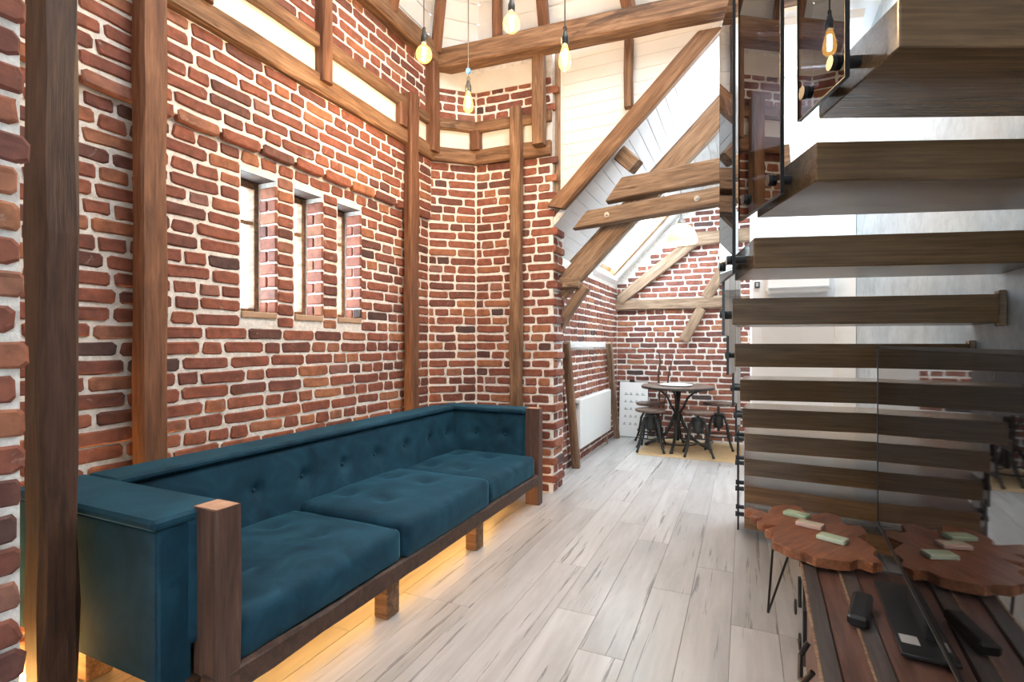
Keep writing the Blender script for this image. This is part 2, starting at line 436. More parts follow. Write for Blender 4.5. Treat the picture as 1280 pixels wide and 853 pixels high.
# ================================================================== FLOOR
floor = struct(add('floor', box(-2.9, 1.0, -2.4, 7.4, -0.08, -0.012), 'timber_dark'))
PW, PL = 0.19, 1.30
pm = bpy.data.meshes.new('floor_plank'); vf = box(0, PL - .0012, 0, PW - .0012, -0.012, 0.0, 0.0012)
pm.from_pydata(vf[0], [], vf[1]); pm.update(); pm.materials.append(M['floor'])
rs = random.Random(21)
for k in range(-15, 5):
    x = -0.055 + PW * k; y = -2.4 - rs.uniform(0, PL)
    while y < 7.35:
        y0, y1 = max(y, -2.4), min(y + PL, 7.35)
        if y1 - y0 > .05:
            o = bpy.data.objects.new('floor_plank', pm); COL.objects.link(o); o.parent = floor
            o.matrix_basis = Matrix.Translation((x + PW, y0, 0)) @ Matrix.Rotation(R(90), 4, 'Z') @ Matrix.Diagonal(((y1 - y0) / PL, 1, 1, 1))
        y += PL

# ================================================================== LEFT BRICK WALL WITH SLIT WINDOWS
WX = -2.5
LEDGE = 2.36
WIN = [(1.93, 2.165), (2.295, 2.525), (2.66, 2.89)]
WZ = (1.44, 2.215)
LP0, LP1 = (WX, 3.75), (WX, 0.55)
holes = [(3.75 - b, 3.75 - a, WZ[0] - .035, WZ[1]) for a, b in WIN]
wall_left = struct(add('wall_left', slab_between(LP0, LP1, 0, 2.36, 0.10, holes), 'mortar'))
upper = add('upper_wall', box(WX - .10, WX + .030, 0.55, 3.75, 2.36, 3.66), 'mortar', wall_left)
bands = [(2.84, 3.22)]
def keepL(c, bl): return not (2.835 < c.z < 3.235) and c.z < 3.64
bl = lay_bricks(LP0, LP1, 0.0, 3.66, 101, holes, keepL, lambda c: 0.030 if c.z > LEDGE else 0.0, lambda c: 0.05 if c.z < .72 else 1)
place_bricks(wall_left, bl)
for i, (a, b) in enumerate(WIN):
    w = struct(empty('window_%d' % (i + 1), (WX - .1, (a + b) / 2, WZ[0])))
    # reveals
    add('reveal', box(WX - .26, WX - .099, b, b + .03, WZ[0] - .035, WZ[1] + .03), 'mortar', w)
    add('reveal', box(WX - .26, WX - .099, a - .03, a, WZ[0] - .035, WZ[1] + .03), 'mortar', w)
    add('lintel', box(WX - .26, WX - .01, a - .03, b + .03, WZ[1] - .002, WZ[1] + .028), 'timber_dark', w)
    zz = WZ[0] + .004; k = 0
    while zz < WZ[1] - .06:
        wdt = .11 if k % 2 else .075
        for (x0, x1) in (((WX - .125, WX + .005),) if k % 2 else ((WX - .06, WX + .006), (WX - .13, WX - .072))):
            vf = box(x0, x1, b - .012, b + .01, zz, zz + .062, .005)
            add('brick', vf, 'brick', w)
        zz += .075; k += 1
    add('sill', box(WX - .26, WX + .012, a + .002, b - .002, WZ[0] - .034, WZ[0], .004), 'sill', w)
    fx0, fx1 = WX - .205, WX - .145
    fr = join(box(fx0, fx1, b - .032, b - .001, WZ[0], WZ[1], .004), box(fx0, fx1, a + .001, a + .03, WZ[0], WZ[1], .004),
              box(fx0, fx1, a + .03, b - .032, WZ[1] - .045, WZ[1] - .003, .004), box(fx0, fx1, a + .03, b - .032, WZ[0] + .001, WZ[0] + .03, .004),
              box(fx0 + .01, fx1 - .01, a + .03, b - .032, WZ[0] + .52, WZ[0] + .545, .003))
    add('window_frame', fr, 'timber', w)
    add('pane', box(fx0 + .02, fx0 + .026, a + .028, b - .03, WZ[0] + .028, WZ[1] - .04), 'window_glass', w)

# white plaster band panels between the two wall beams
add('plaster_panel', box(WX + .0, WX + .036, .58, 3.70, 2.96, 3.14), 'plaster', wall_left)

# near pier: thick wall beside the camera
wall_pier = struct(add('wall_near_pier', box(-2.6, -1.45, -2.3, 0.578, 0, 4.2), 'mortar'))
def endsP(k, L): return (-0.02 + (0.012 if k % 2 else 0.0) + random.Random(k * 7).uniform(-.008, .014), L)
place_bricks(wall_pier, lay_bricks((-1.45, .578), (-1.45, -0.5), 0, 4.1, 55, ends=endsP))
# closing walls around and behind the camera
RW0, RW1 = -.55, .15
struct(add('wall_rear', join(box(-2.6, RW0, -2.4, -2.25, 0, 4.2), box(RW1, 1.0, -2.4, -2.25, 0, 4.2), box(RW0, RW1, -2.4, -2.25, 0, .9), box(RW0, RW1, -2.4, -2.25, 2.3, 4.2)), 'white_paint'))
wr = struct(add('window_4', join(box(RW0, RW1, -2.36, -2.30, .9, .96), box(RW0, RW1, -2.36, -2.30, 2.24, 2.3), box(RW0, RW0 + .06, -2.36, -2.30, .96, 2.24), box(RW1 - .06, RW1, -2.36, -2.30, .96, 2.24), box(-.23, -.17, -2.36, -2.30, .96, 2.24)), 'white_paint'))
add('pane', box(RW0 + .06, RW1 - .06, -2.335, -2.329, .96, 2.24), 'window_glass', wr)

# ================================================================== APSE
F1, F2, F3 = (-2.5, 3.75), (-2.18, 4.03), (-1.475, 4.075)
def keepA(c, bl): return not (2.835 < c.z < 3.235) and c.z < 3.50
wall_apse = struct(add('wall_apse', join(slab_between(F2, F1, 0, 3.75, .1), slab_between(F3, F2, 0, 3.75, .12)), 'mortar'))
def endsA(k, L):
    r = random.Random(k * 13 + 5); return ((-0.045 if k % 2 else 0.015) + r.uniform(-.012, .012), L)
ba = lay_bricks(F2, F1, 0, 3.5, 61, keep=keepA, weight=lambda c: .05 if c.z < .7 else 1) + \
     lay_bricks(F3, F2, 0, 3.5, 62, keep=keepA, ends=endsA, weight=lambda c: .05 if c.z < .7 and c.x < -1.62 else 1)
# jamb end of the apse wall, toothed bricks
wall_jamb = struct(add('wall_jamb', box(-1.62, -1.47, 4.075, 4.33, 0, 2.36), 'mortar'))
def endsJ(k, L): return (0.02 if k % 2 else 0.0, L + (.004 if k % 2 else -.01))
bj = lay_bricks((-1.47, 4.33), (-1.47, 4.075), 0, 2.36, 63, ends=endsJ, offs=lambda c: 0.02 if int(c.z / .075) % 2 else -0.004)
place_bricks(wall_apse, ba); place_bricks(wall_jamb, bj)
add('plaster_panel', xf(slab_between(F2, F1, 2.96, 3.14, .01), T(.009, -.011, 0)), 'plaster', wall_apse)
add('plaster_panel', xf(slab_between(F3, F2, 2.96, 3.14, .01), T(0, -.014, 0)), 'plaster', wall_apse)
add('plaster_panel', xf(slab_between(F2, F1, 3.49, 3.66, .01), T(.009, -.011, 0)), 'plaster', wall_apse)
add('plaster_panel', xf(slab_between((-1.56, 4.07), F2, 3.49, 3.66, .01), T(0, -.014, 0)), 'plaster', wall_apse)

# ================================================================== TIMBER FRAME OF THE MAIN ROOM
beam('timber_post', (-1.935, .848, 0), (-1.935, .848, 4.1), .105, .10, 'timber_dark', 'dark free-standing oak post beside the near arm of the sofa', 'post', jit=.005)
beam('timber_post', (-2.425, 1.42, 0), (-2.425, 1.42, 3.7), .08, .115, 'timber_red', 'reddish brown oak post against the brick wall behind the sofa, before the slit windows', 'post', jit=.005)
beam('timber_post', (-2.425, 3.40, 0), (-2.425, 3.40, 3.25), .08, .115, 'timber_red', 'slim oak post between the slit windows and the apse corner', 'post', jit=.006)
beam('timber_post', (-1.76, 3.965, 0), (-1.76, 3.965, 3.26), .095, .09, 'timber', 'slim oak post on the apse wall beside the toothed brick jamb', 'post', jit=.006)
beam('wall_beam', (-2.455, .6, 2.905), (-2.455, 3.74, 2.905), .06, .125, 'timber', 'lower oak band beam under the white plaster strip of the window wall')
beam('wall_beam', (-2.455, .6, 3.17), (-2.455, 3.74, 3.17), .06, .09, 'timber', 'upper oak band beam over the white plaster strip of the window wall')
beam('wall_plate', (-2.44, .6, 3.735), (-2.44, 3.75, 3.735), .13, .16, 'timber', 'oak wall plate under the rafters on top of the window wall')
beam('wall_stud', (-2.445, 1.67, 2.955), (-2.445, 1.67, 3.66), .09, .085, 'timber_red', 'short oak stud above the wall post, crossing the plaster strip', 'stud')
beam('wall_stud', (-2.440, 2.47, 2.915), (-2.440, 2.47, 3.66), .10, .085, 'timber_red', 'short oak stud above the slit windows with a hanging lower end', 'stud')
beam('wall_stud', (-2.445, 3.29, 2.96), (-2.445, 3.29, 3.13), .07, .09, 'timber_red', 'small oak block in the plaster strip beside the corner post', 'stud')
def along(a, b, t, off):
    a, b = Vector((*a, 0)), Vector((*b, 0)); u = (b - a).normalized(); n = Vector((0, 0, 1)).cross(u)
    return a + (b - a) * t + n * off
def bandbeam(a, b, z, h, label):
    p, q = along(a, b, 0, .035), along(a, b, 1, .035)
    beam('wall_beam', (p.x, p.y, z), (q.x, q.y, z), .06, h, 'timber', label)
bandbeam(F2, F1, 2.905, .125, 'lower band beam on the slanted apse facet next to the window wall')
bandbeam(F2, F1, 3.17, .09, 'upper band beam on the slanted apse facet next to the window wall')
bandbeam(F3, F2, 2.905, .125, 'lower band beam on the apse facet next to the toothed jamb')
bandbeam(F3, F2, 3.17, .09, 'upper band beam on the apse facet next to the toothed jamb')
beam('wall_stud', (-2.155, 3.985, 2.96), (-2.155, 3.985, 3.13), .09, .09, 'timber_red', 'small oak block in the middle of the apse plaster strip', 'stud')
beam('corner_post', (-2.44, 3.715, 2.90), (-2.44, 3.715, 3.66), .11, .11, 'timber_red', 'short oak post in the corner of window wall and apse', 'post')
beam('hanging_post', (-1.545, 3.945, 2.90), (-1.545, 3.945, 3.70), .10, .10, 'timber', 'short oak post hanging from the tie beam over the toothed brick jamb', 'post')
beam('jamb_post', (-1.445, 4.20, 2.36), (-1.445, 4.20, 3.84), .12, .10, 'timber_pale', 'tall oak post at the opening to the dining room, behind the brick jamb', 'post')
# tie beam across the opening
tie = beam('tie_beam', (-2.46, 3.80, 3.71), (.84, 4.06, 3.71), .15, .17, 'timber', 'long oak tie beam across the top of the dining room opening')

# ================================================================== WHITE BOARDED SPANDREL AND DINING ROOM ROOF
KX = -1.62                                    # knee wall of the dining room
def roofz(x): return 2.10 + (x - KX) * 1.035
RX1 = -0.14
sp = struct(empty('wall_spandrel', (-1.4, 4.12, 2.3)))
z = 2.34
while z < 3.67:
    z1 = z + .098
    xr0, xr1 = KX + (z - 2.10) / 1.035, KX + (z1 - 2.10) / 1.035
    v, f = prism([(-1.40, z), (max(xr0, -1.39) + .0, z), (max(xr1, -1.38), z1), (-1.40, z1)], 0, .018, .002)
    v = [(x, 4.11 + t, zz) for x, zz, t in v]
    add('board', (v, f), 'white_board', sp)
    z += .100
add('backing', ([(x, y, zz) for y in (4.13, 4.145) for x, zz in ((-1.42, 2.3), (RX1 + .0, 3.72), (-1.42, 3.72))], [(0, 1, 2), (3, 5, 4), (0, 3, 4, 1), (1, 4, 5, 2), (2, 5, 3, 0)]), 'white_paint', sp)
beam('rafter', (-1.40, 4.04, 2.42), (-.19, 4.05, 3.61), .08, .13, 'timber', 'oak brace rising diagonally under the white spandrel boards to the tie beam', 'rafter', cut0=-.6, cut1=-.9)
beam('spandrel_stud', (-.835, 4.085, 3.13), (-.835, 4.085, 3.68), .065, .085, 'timber', 'short oak stud on the white spandrel boards under the tie beam', 'stud')

# roof slope boards, with a roof window next to the end wall
roof = struct(empty('ceiling_dining', (KX, 4.1, 2.1)))
sl = math.hypot(1, 1.035); ax = Vector((1, 0, 1.035)) / sl; nrm = Vector((-1.035, 0, 1)) / sl
SLOPE = (RX1 - KX) * sl; SK = (0.06, 1.20, 5.92, 6.93)
def slopebox(s0, s1, y0, y1, t0, t1, b=0.0):
    """box on the slope: s along the slope, y, t outwards (above) the slope surface"""
    v, f = box(s0, s1, y0, y1, t0, t1, b)
    return [tuple(Vector((KX, 0, 2.10)) + ax * p[0] + Vector((0, p[1], 0)) + nrm * p[2]) for p in v], f
nb = 21; bw = SLOPE / nb
for k in range(nb):
    s0, s1 = k * bw, (k + 1) * bw - .003
    rows = [(4.09, 7.08)]
    if s1 > SK[0] and s0 < SK[1]: rows = [(4.09, SK[2]), (SK[3], 7.08)]
    for y0, y1 in rows: add('board', slopebox(s0, s1, y0, y1, 0, .016, .003), 'white_board', roof)
add('backing', join(slopebox(-.3, SK[0], 4.09, 7.2, .017, .05), slopebox(SK[1], SLOPE + .05, 4.09, 7.2, .017, .05), slopebox(SK[0], SK[1], 4.09, SK[2], .017, .05), slopebox(SK[0], SK[1], SK[3], 7.2, .017, .05)), 'white_paint', roof)
struct(add('ceiling_dining_flat', box(RX1 - .02, 1.0, 4.13, 7.2, 3.625, 3.68), 'white_paint'))
sk = struct(empty('window_5', (KX + .1, 6.4, 2.2)))
add('window_lining', join(slopebox(SK[0] - .02, SK[0] + .004, SK[2], SK[3], -.002, .22), slopebox(SK[1] - .004, SK[1] + .02, SK[2], SK[3], -.002, .22), slopebox(SK[0] - .02, SK[1] + .02, SK[2] - .02, SK[2] + .004, -.002, .22), slopebox(SK[0] - .02, SK[1] + .02, SK[3] - .004, SK[3] + .02, -.002, .22)), 'white_paint', sk)
add('window_frame', join(slopebox(SK[0], SK[1], SK[3] - .10, SK[3], .05, .17), slopebox(SK[0], SK[1], SK[2], SK[2] + .05, .13, .17), slopebox(SK[0], SK[0] + .06, SK[2], SK[3], .13, .17), slopebox(SK[1] - .06, SK[1], SK[2], SK[3], .13, .17)), 'orange_wood', sk)
add('pane', slopebox(SK[0] + .05, SK[1] - .05, SK[2] + .04, SK[3] - .09, .15, .156), 'window_glass', sk)
add('window_sill', slopebox(-.02, .05, SK[2] - .03, SK[3] + .03, -.03, .0), 'white_paint', sk)

# truss behind the opening
beam('truss_rafter', (-1.50, 4.33, 1.72), (-.12, 4.33, 3.12), .10, .17, 'timber_pale', 'thick weathered truss rafter rising behind the two collar beams', 'rafter')
beam('truss_rafter', (-1.42, 4.50, 1.98), (-.10, 4.50, 3.30), .06, .10, 'timber_pale', 'thin second rafter strip lying above the thick truss rafter', 'rafter')
lc = beam('collar_beam', (-1.335, 4.215, 2.30), (.30, 4.225, 2.42), .11, .135, 'timber_pale', 'lower collar beam with two steel bolts and a pointed end', cut0=1.1)
for bx_, bz_ in ((-1.03, 2.322), (-.33, 2.374)):
    bo = add('bolt', lathe([(.022, 0), (.022, .006), (.012, .007), (.012, .018), (.006, .02)], 14), 'steel', lc, T(bx_, 4.159, bz_) @ Matrix.Rotation(R(90), 4, 'X'))
beam('collar_beam', (-1.05, 4.215, 2.52), (.30, 4.225, 2.62), .12, .17, 'timber_pale', 'upper collar beam with a dark knot above the bolted collar beam', cut0=.9)
beam('purlin_stub', (-.98, 4.20, 2.88), (-.79, 4.16, 2.68), .10, .12, 'timber_pale', 'short oak purlin stub leaning on the left end of the upper collar beam', 'beam')
beam('wall_plate', (-1.56, 4.30, 1.79), (-1.30, 4.30, 1.79), .13, .10, 'timber_pale', 'short oak plate end lying on the knee wall behind the brick jamb', 'beam')
beam('knee_brace', (-1.50, 4.33, 1.42), (-1.26, 4.33, 1.76), .09, .09, 'timber_pale', 'short knee brace under the plate end on the knee wall', 'brace')

# dining room walls
wall_knee = struct(add('wall_dining_left', slab_between((KX, 7.1), (KX, 4.2), 0, 2.14, .12), 'mortar'))
place_bricks(wall_knee, lay_bricks((KX, 7.1), (KX, 4.2), 0, 2.06, 81, joint=.0175))
BW = 7.1
wall_back = struct(add('wall_back', slab_between((1.0, BW), (KX - .1, BW), 0, 3.7, .12), 'mortar'))
place_bricks(wall_back, lay_bricks((.86, BW), (KX, BW), 0, 3.6, 82, keep=lambda c, l: c.z < roofz(c.x - l / 2) - .04 and c.x < .2, joint=.0175))
beam('wall_beam', (KX, BW - .03, 1.79), (.06, BW - .03, 1.79), .07, .14, 'timber_pale', 'pale horizontal beam across the brick end wall above the round table')
beam('wall_brace', (KX + .05, BW - .04, 1.86), (-.56, BW - .04, 2.62), .08, .15, 'timber_pale', 'pale brace rising beside the roof window on the end wall', 'brace')
beam('wall_beam', (-.80, BW - .06, 2.62), (.10, BW - .06, 2.62), .09, .17, 'timber_pale', 'upper cross beam on the end wall behind the opal lamp')
beam('wall_brace', (-.10, BW - .035, 2.45), (-.45, BW - .035, 1.86), .06, .14, 'timber_pale', 'pale brace on the end wall slanting down to the horizontal beam', 'brace')
beam('wall_brace', (-.50, BW - .035, 1.72), (-.73, BW - .035, 1.30), .06, .13, 'timber_pale', 'lower brace end on the end wall under the horizontal beam', 'brace')

# right side
struct(add('wall_right', box(.86, 1.0, -2.3, 5.2, 0, 4.2), 'concrete'))
wp = struct(add('wall_partition', join(box(.065, .86, 5.14, 5.24, 0, 3.66), box(.065, .13, 5.24, BW - .02, 0, 3.66)), 'white_paint'))
add('corner_strip', box(.70, .858, 5.115, 5.14, 0, 3.62, .004), 'plaster', wp)
ac = empty('wall_unit', (.39, 5.14, 1.72))
add('housing', box(.17, .66, 4.95, 5.138, 1.70, 1.98, .02), 'white_metal', ac)
add('vent', box(.19, .64, 4.944, 4.952, 1.725, 1.742), 'ink', ac)
add('badge', box(.38, .46, 4.946, 4.951, 1.93, 1.94), 'ink', ac)
tag(ac, 'white wall-mounted air conditioner on the white partition behind the stairs', 'air conditioner')
sw = empty('wall_switch', (.105, 5.14, 1.77)); add('plate', box(.085, .128, 5.125, 5.139, 1.765, 1.82, .003), 'plastic', sw); add('rocker', box(.095, .118, 5.119, 5.126, 1.775, 1.81, .002), 'ink', sw)
tag(sw, 'small dark wall switch left of the air conditioner', 'switch')

# ================================================================== MAIN ROOF (pyramid with white boards and rafters)
APEX = Vector((-1.15, 2.35, 6.3)); EZ = 3.80
EAVE = [(-2.52, .45), (-2.52, 3.76), (-2.19, 4.07), (-1.5, 4.10), (.95, 4.12), (.95, .45), (-2.52, .45)]
ceil = struct(empty('ceiling', (-1.15, 2.35, 3.8)))
for a, b in zip(EAVE[:-1], EAVE[1:]):
    a, b = Vector((*a, EZ)), Vector((*b, EZ))
    nn = (b - a).cross(APEX - a).normalized()
    if nn.z < 0: nn = -nn
    rows = 9
    fr = [0] + [.045 * (k + 1) for k in range(rows)]
    for k in range(rows):
        q0, q1 = fr[k], fr[k + 1] - .0018
        pts = [a.lerp(APEX, q0), b.lerp(APEX, q0), b.lerp(APEX, q1), a.lerp(APEX, q1)]
        add('board', ([tuple(p) for p in pts] + [tuple(p + nn * .016) for p in pts], [(3, 2, 1, 0), (4, 5, 6, 7), (0, 1, 5, 4), (1, 2, 6, 5), (2, 3, 7, 6), (3, 0, 4, 7)]), 'white_board', ceil)
    pts = [a + nn * .017, b + nn * .017, APEX + nn * .017]
    add('roof_facet', ([tuple(p) for p in pts] + [tuple(p + nn * .04) for p in pts], [(0, 1, 2), (3, 5, 4), (0, 3, 4, 1), (1, 4, 5, 2), (2, 5, 3, 0)]), 'white_paint', ceil)
def main_rafter(x, y, label):
    p = Vector((x, y, EZ - .03)); q = p.lerp(APEX + Vector((0, 0, -.1)), .93)
    beam('roof_rafter', p, q, .085, .11, 'timber_red', label, 'rafter')
main_rafter(-2.42, 3.12, 'oak roof rafter rising from the wall plate above the slim post')
main_rafter(-2.40, 3.72, 'oak hip rafter rising from the corner of window wall and apse')
main_rafter(-1.92, 3.93, 'oak roof rafter rising from the tie beam over the middle of the apse')
main_rafter(-1.50, 3.97, 'oak roof rafter rising from the tie beam above the hanging post')
main_rafter(-.80, 4.03, 'oak roof rafter rising from the tie beam above the spandrel stud')
struct(add('ceiling_near', box(-2.6, 1.0, -2.4, .45, 3.80, 3.86), 'white_paint'))

# ================================================================== STAIRCASE
RISE, TT = .18, .104
ST = [  # near-left corner x, y, angle of near edge, top height
    (.294, 1.30, 24), (.175, 1.58, 22), (.030, 1.92, 16), (-.045, 2.22, 12), (-.040, 2.52, 10), (-.020, 2.82, 9),
    (-.010, 3.12, 5), (0, 3.38, 0), (.0, 3.52, -4), (.0, 3.57, -9), (.0, 3.61, -11)]
FAR = [None] * 7 + [3.72, 3.84, 3.92, 3.98]
stairs = tag(empty('staircase', (.4, 3.5, 0)), 'open oak staircase with thick treads cantilevered from the concrete wall and smoked glass panels', 'staircase')
XR = .859
for i, (x, y, a, ) in enumerate(ST):
    zt = CAMZ + RISE * (4 - i)
    nr = y + math.tan(R(a)) * (XR - x)
    if i < 7:
        x2, y2, a2 = ST[i + 1]; fl = (x2 + .01, y2 + .045); fr_ = y2 + math.tan(R(a2)) * (XR - x2) + .05
        if i == 6: fr_ = 3.47
    else: fl = (x, FAR[i]); fr_ = FAR[i] + .06
    ang = math.atan2(nr - y, XR - x)
    inv = Matrix.Rotation(-ang, 4, 'Z') @ T(-x, -y, 0)
    pts = [inv @ Vector((*p, 0)) for p in ((x, y), (XR, nr), (XR, fr_), fl)]
    add('tread', prism([(p.x, p.y) for p in pts], -TT, 0, .003), 'tread', stairs, T(x, y, zt) @ Matrix.Rotation(ang, 4, 'Z'))
    if i in (3, 4, 5):
        add('wall_bracket', box(-.022, .0, -.012, .03, -TT - .012, .014, .003), 'tread', stairs, T(XR - .002, nr, zt))
    # smoked glass panel on the open end
    a_, b_ = Vector((x, y, 0)), Vector((fl[0], fl[1], 0))
    if i >= 8: b_ = Vector((x - .0, y + .33, 0))
    d = (b_ - a_).normalized(); n_ = Vector((-d.y, d.x, 0)); ln = (b_ - a_).length
    s0, s1 = (.3, 1.0) if i == 0 else (.22, 1.05)
    off = .045 if i < 3 else .032
    p0 = a_ + d * ln * s0 + n_ * off; ang2 = math.atan2(d.y, d.x)
    gm = T(p0.x, p0.y, zt - TT) @ Matrix.Rotation(ang2, 4, 'Z')
    g = add('glass_panel', box(0, ln * (s1 - s0), 0, .010, -.005 if i < 3 else -.04, 1.02, .0015), 'smoked', stairs, gm)
    add('panel_edge', join(box(-.0015, .0005, -.0005, .0105, -.005 if i < 3 else -.04, 1.02), box(ln * (s1 - s0) - .0005, ln * (s1 - s0) + .0015, -.0005, .0105, -.005 if i < 3 else -.04, 1.02),
                           box(0, ln * (s1 - s0), -.0005, .0105, (-.005 if i < 3 else -.04) - .0015, (-.005 if i < 3 else -.04) + .001)), 'black_metal', g, gm)
    for t in (.18, .78):
        q = gm @ T(ln * (s1 - s0) * t, 0, .05)
        so = add('standoff', lathe([(.017, .022), (.017, .011), (.014, .010), (.014, 0), (.014, -off + .001)], 16), 'black_metal', g, q @ Matrix.Rotation(R(-90), 4, 'X'))

# ================================================================== SOFA
def cushion(x0, x1, y0, y1, z0, z1, nx=26, ny=26, bulge=.02, dents=(), r=.03):
    """soft block: grid box with rounded edges; dents are (x, y, depth, radius) on its top"""
    V, F, idx = [], [], {}
    xs = [x0 + (x1 - x0) * i / nx for i in range(nx + 1)]; ys = [y0 + (y1 - y0) * i / ny for i in range(ny + 1)]
    nz = 6; zs = [z0 + (z1 - z0) * i / nz for i in range(nz + 1)]
    cx, cy, cz = (x0 + x1) / 2, (y0 + y1) / 2, (z0 + z1) / 2
    def put(i, j, k):
        if (i, j, k) in idx: return idx[i, j, k]
        x, y, z = xs[i], ys[j], zs[k]
        # rounded box
        qx = min(max(x, x0 + r), x1 - r); qy = min(max(y, y0 + r), y1 - r); qz = min(max(z, z0 + r), z1 - r)
        d = Vector((x - qx, y - qy, z - qz))
        if d.length > r: d = d.normalized() * r
        p = Vector((qx, qy, qz)) + d
        a, b, c = (x - cx) / (x1 - x0) * 2, (y - cy) / (y1 - y0) * 2, (z - cz) / (z1 - z0) * 2
        if c > 0: p.z += bulge * c * (1 - a * a) * (1 - b * b)
        p.x += .010 * (1 - c * c) * (1 if a > .9 else 0) * (1 - b * b)
        p.z += .004 * noise.noise(Vector((x * 7, y * 7, z * 7))) * max(c, 0)
        p.x += .004 * noise.noise(Vector((x * 5, y * 16, z * 6))) * (1 if a > .5 else 0)
        if c > 0:
            for dx, dy, dep, rad in dents:
                h = math.hypot(x - dx, y - dy); p.z -= c * dep * math.exp(-(h / rad) ** 2)
        idx[i, j, k] = len(V); V.append(tuple(p)); return idx[i, j, k]
    for i in range(nx):
        for j in range(ny):
            for k in (0, nz): F.append((put(i, j, k), put(i + 1, j, k), put(i + 1, j + 1, k), put(i, j + 1, k)))
    for i in range(nx):
        for k in range(nz):
            for j in (0, ny): F.append((put(i, j, k), put(i + 1, j, k), put(i + 1, j, k + 1), put(i, j, k + 1)))
    for j in range(ny):
        for k in range(nz):
            for i in (0, nx): F.append((put(i, j, k), put(i, j + 1, k), put(i, j + 1, k + 1), put(i, j, k + 1)))
    return V, F
def tufted(L, H, t0, t1, buttons, nu=70, nv=20):
    """upholstered panel in local coordinates: X along, Z up, front at -Y side; thickness t0 at top, t1 at bottom"""
    V, F = [], []
    def front(u, v):
        x, z = L * u, H * v
        t = t1 + (t0 - t1) * v
        e = min(u, 1 - u) * L; t -= .02 * max(0, 1 - e / .025) ** 2
        e = min(v, 1 - v) * H; t -= .02 * max(0, 1 - e / .025) ** 2
        for bx, bz in buttons:
            h = math.hypot(x - bx, z - bz); t -= .032 * math.exp(-(h / .035) ** 2) + .010 * math.exp(-(h / .10) ** 2)
            # soft creases running from button to button and down
            if abs(z - bz) < .2: t -= .006 * math.exp(-((x - bx) / .012) ** 2) * max(0, 1 - abs(z - bz) / .2) * (1 if z < bz else .3)
        t += .004 * noise.noise(Vector((x * 6, z * 6, 3)))
        return (x, -t, z)
    for k in range(nv + 1):
        for i in range(nu + 1): V.append(front(i / nu, k / nv))
    n0 = len(V)
    for k in range(nv + 1):
        for i in range(nu + 1): V.append((L * i / nu, 0, H * k / nv))
    w = nu + 1
    for k in range(nv):
        for i in range(nu):
            F.append((k * w + i, k * w + i + 1, (k + 1) * w + i + 1, (k + 1) * w + i))
            F.append((n0 + k * w + i, n0 + (k + 1) * w + i, n0 + (k + 1) * w + i + 1, n0 + k * w + i + 1))
    for i in range(nu):
        F.append((i, n0 + i, n0 + i + 1, i + 1)); q = nv * w; F.append((q + i, q + i + 1, n0 + q + i + 1, n0 + q + i))
    for k in range(nv):
        F.append((k * w, (k + 1) * w, n0 + (k + 1) * w, n0 + k * w)); q = nu; F.append((k * w + q, n0 + k * w + q, n0 + (k + 1) * w + q, (k + 1) * w + q))
    return V, F
sofa = tag(empty('sofa', (-1.95, 2.38, 0)), 'long teal velvet sofa with buttoned back and rough timber frame along the brick wall', 'sofa')
SX0, SX1, SY0, SY1 = -2.355, -1.475, .93, 3.84
# frame
add('front_rail', xf(beam_vf(SY1 - SY0 - .2, .06, .09, seed=5), axis_matrix((SX1 - .01, SY0 + .1, .20), (SX1 - .01, SY1 - .1, .20))), 'timber_dark', sofa)
add('rear_rail', box(SX0 + .02, SX0 + .08, SY0 + .1, SY1 - .1, .17, .24, .005), 'timber_dark', sofa)
add('seat_deck', box(SX0 + .05, SX1 - .045, SY0 + .08, SY1 - .08, .205, .235), 'timber_dark', sofa)
for y in (1.03, 3.70):
    p = beam('corner_post', (-1.512, y + .055, 0), (-1.512, y + .055, .752), .115, .088, 'sofa_timber', parent=sofa, jit=.003, ch=.006)
    add('post_top', box(-.0005, .0015, -.051, .051, -.038, .038), 'endgrain', p, axis_matrix((-1.512, y + .055, .752), (-1.512, y + .055, 1.752)))
for x in (SX1 - .04, SX0 + .10):
    for y in (1.12 if x < -2 else 1.93, 2.78, 3.6):
        if x > -2 and y == 3.6: continue
        add('leg', box(x - .04, x + .04, y - .045, y + .045, 0, .165 if x > -2 else .20, .006), 'timber' if x > -2 else 'timber_pale', sofa)
# arms
for (y0, y1, sgn) in ((SY0, SY0 + .10, 1), (SY1 - .10, SY1, -1)):
    add('arm', box(SX0 + .01, -1.555, y0, y1, .25, .715, .012), 'velvet', sofa)
add('arm_pad', box(SX0 - .01, -1.545, SY0 - .02, SY0 + .215, .715, .748, .01), 'velvet', sofa)
add('arm_pad', box(SX0 + .03, -1.56, SY1 - .19, SY1 + .01, .715, .748, .01), 'velvet', sofa)
add('arm_front', box(-1.565, -1.553, SY0 + .004, SY0 + .10, .22, .712, .004), 'velvet', sofa)
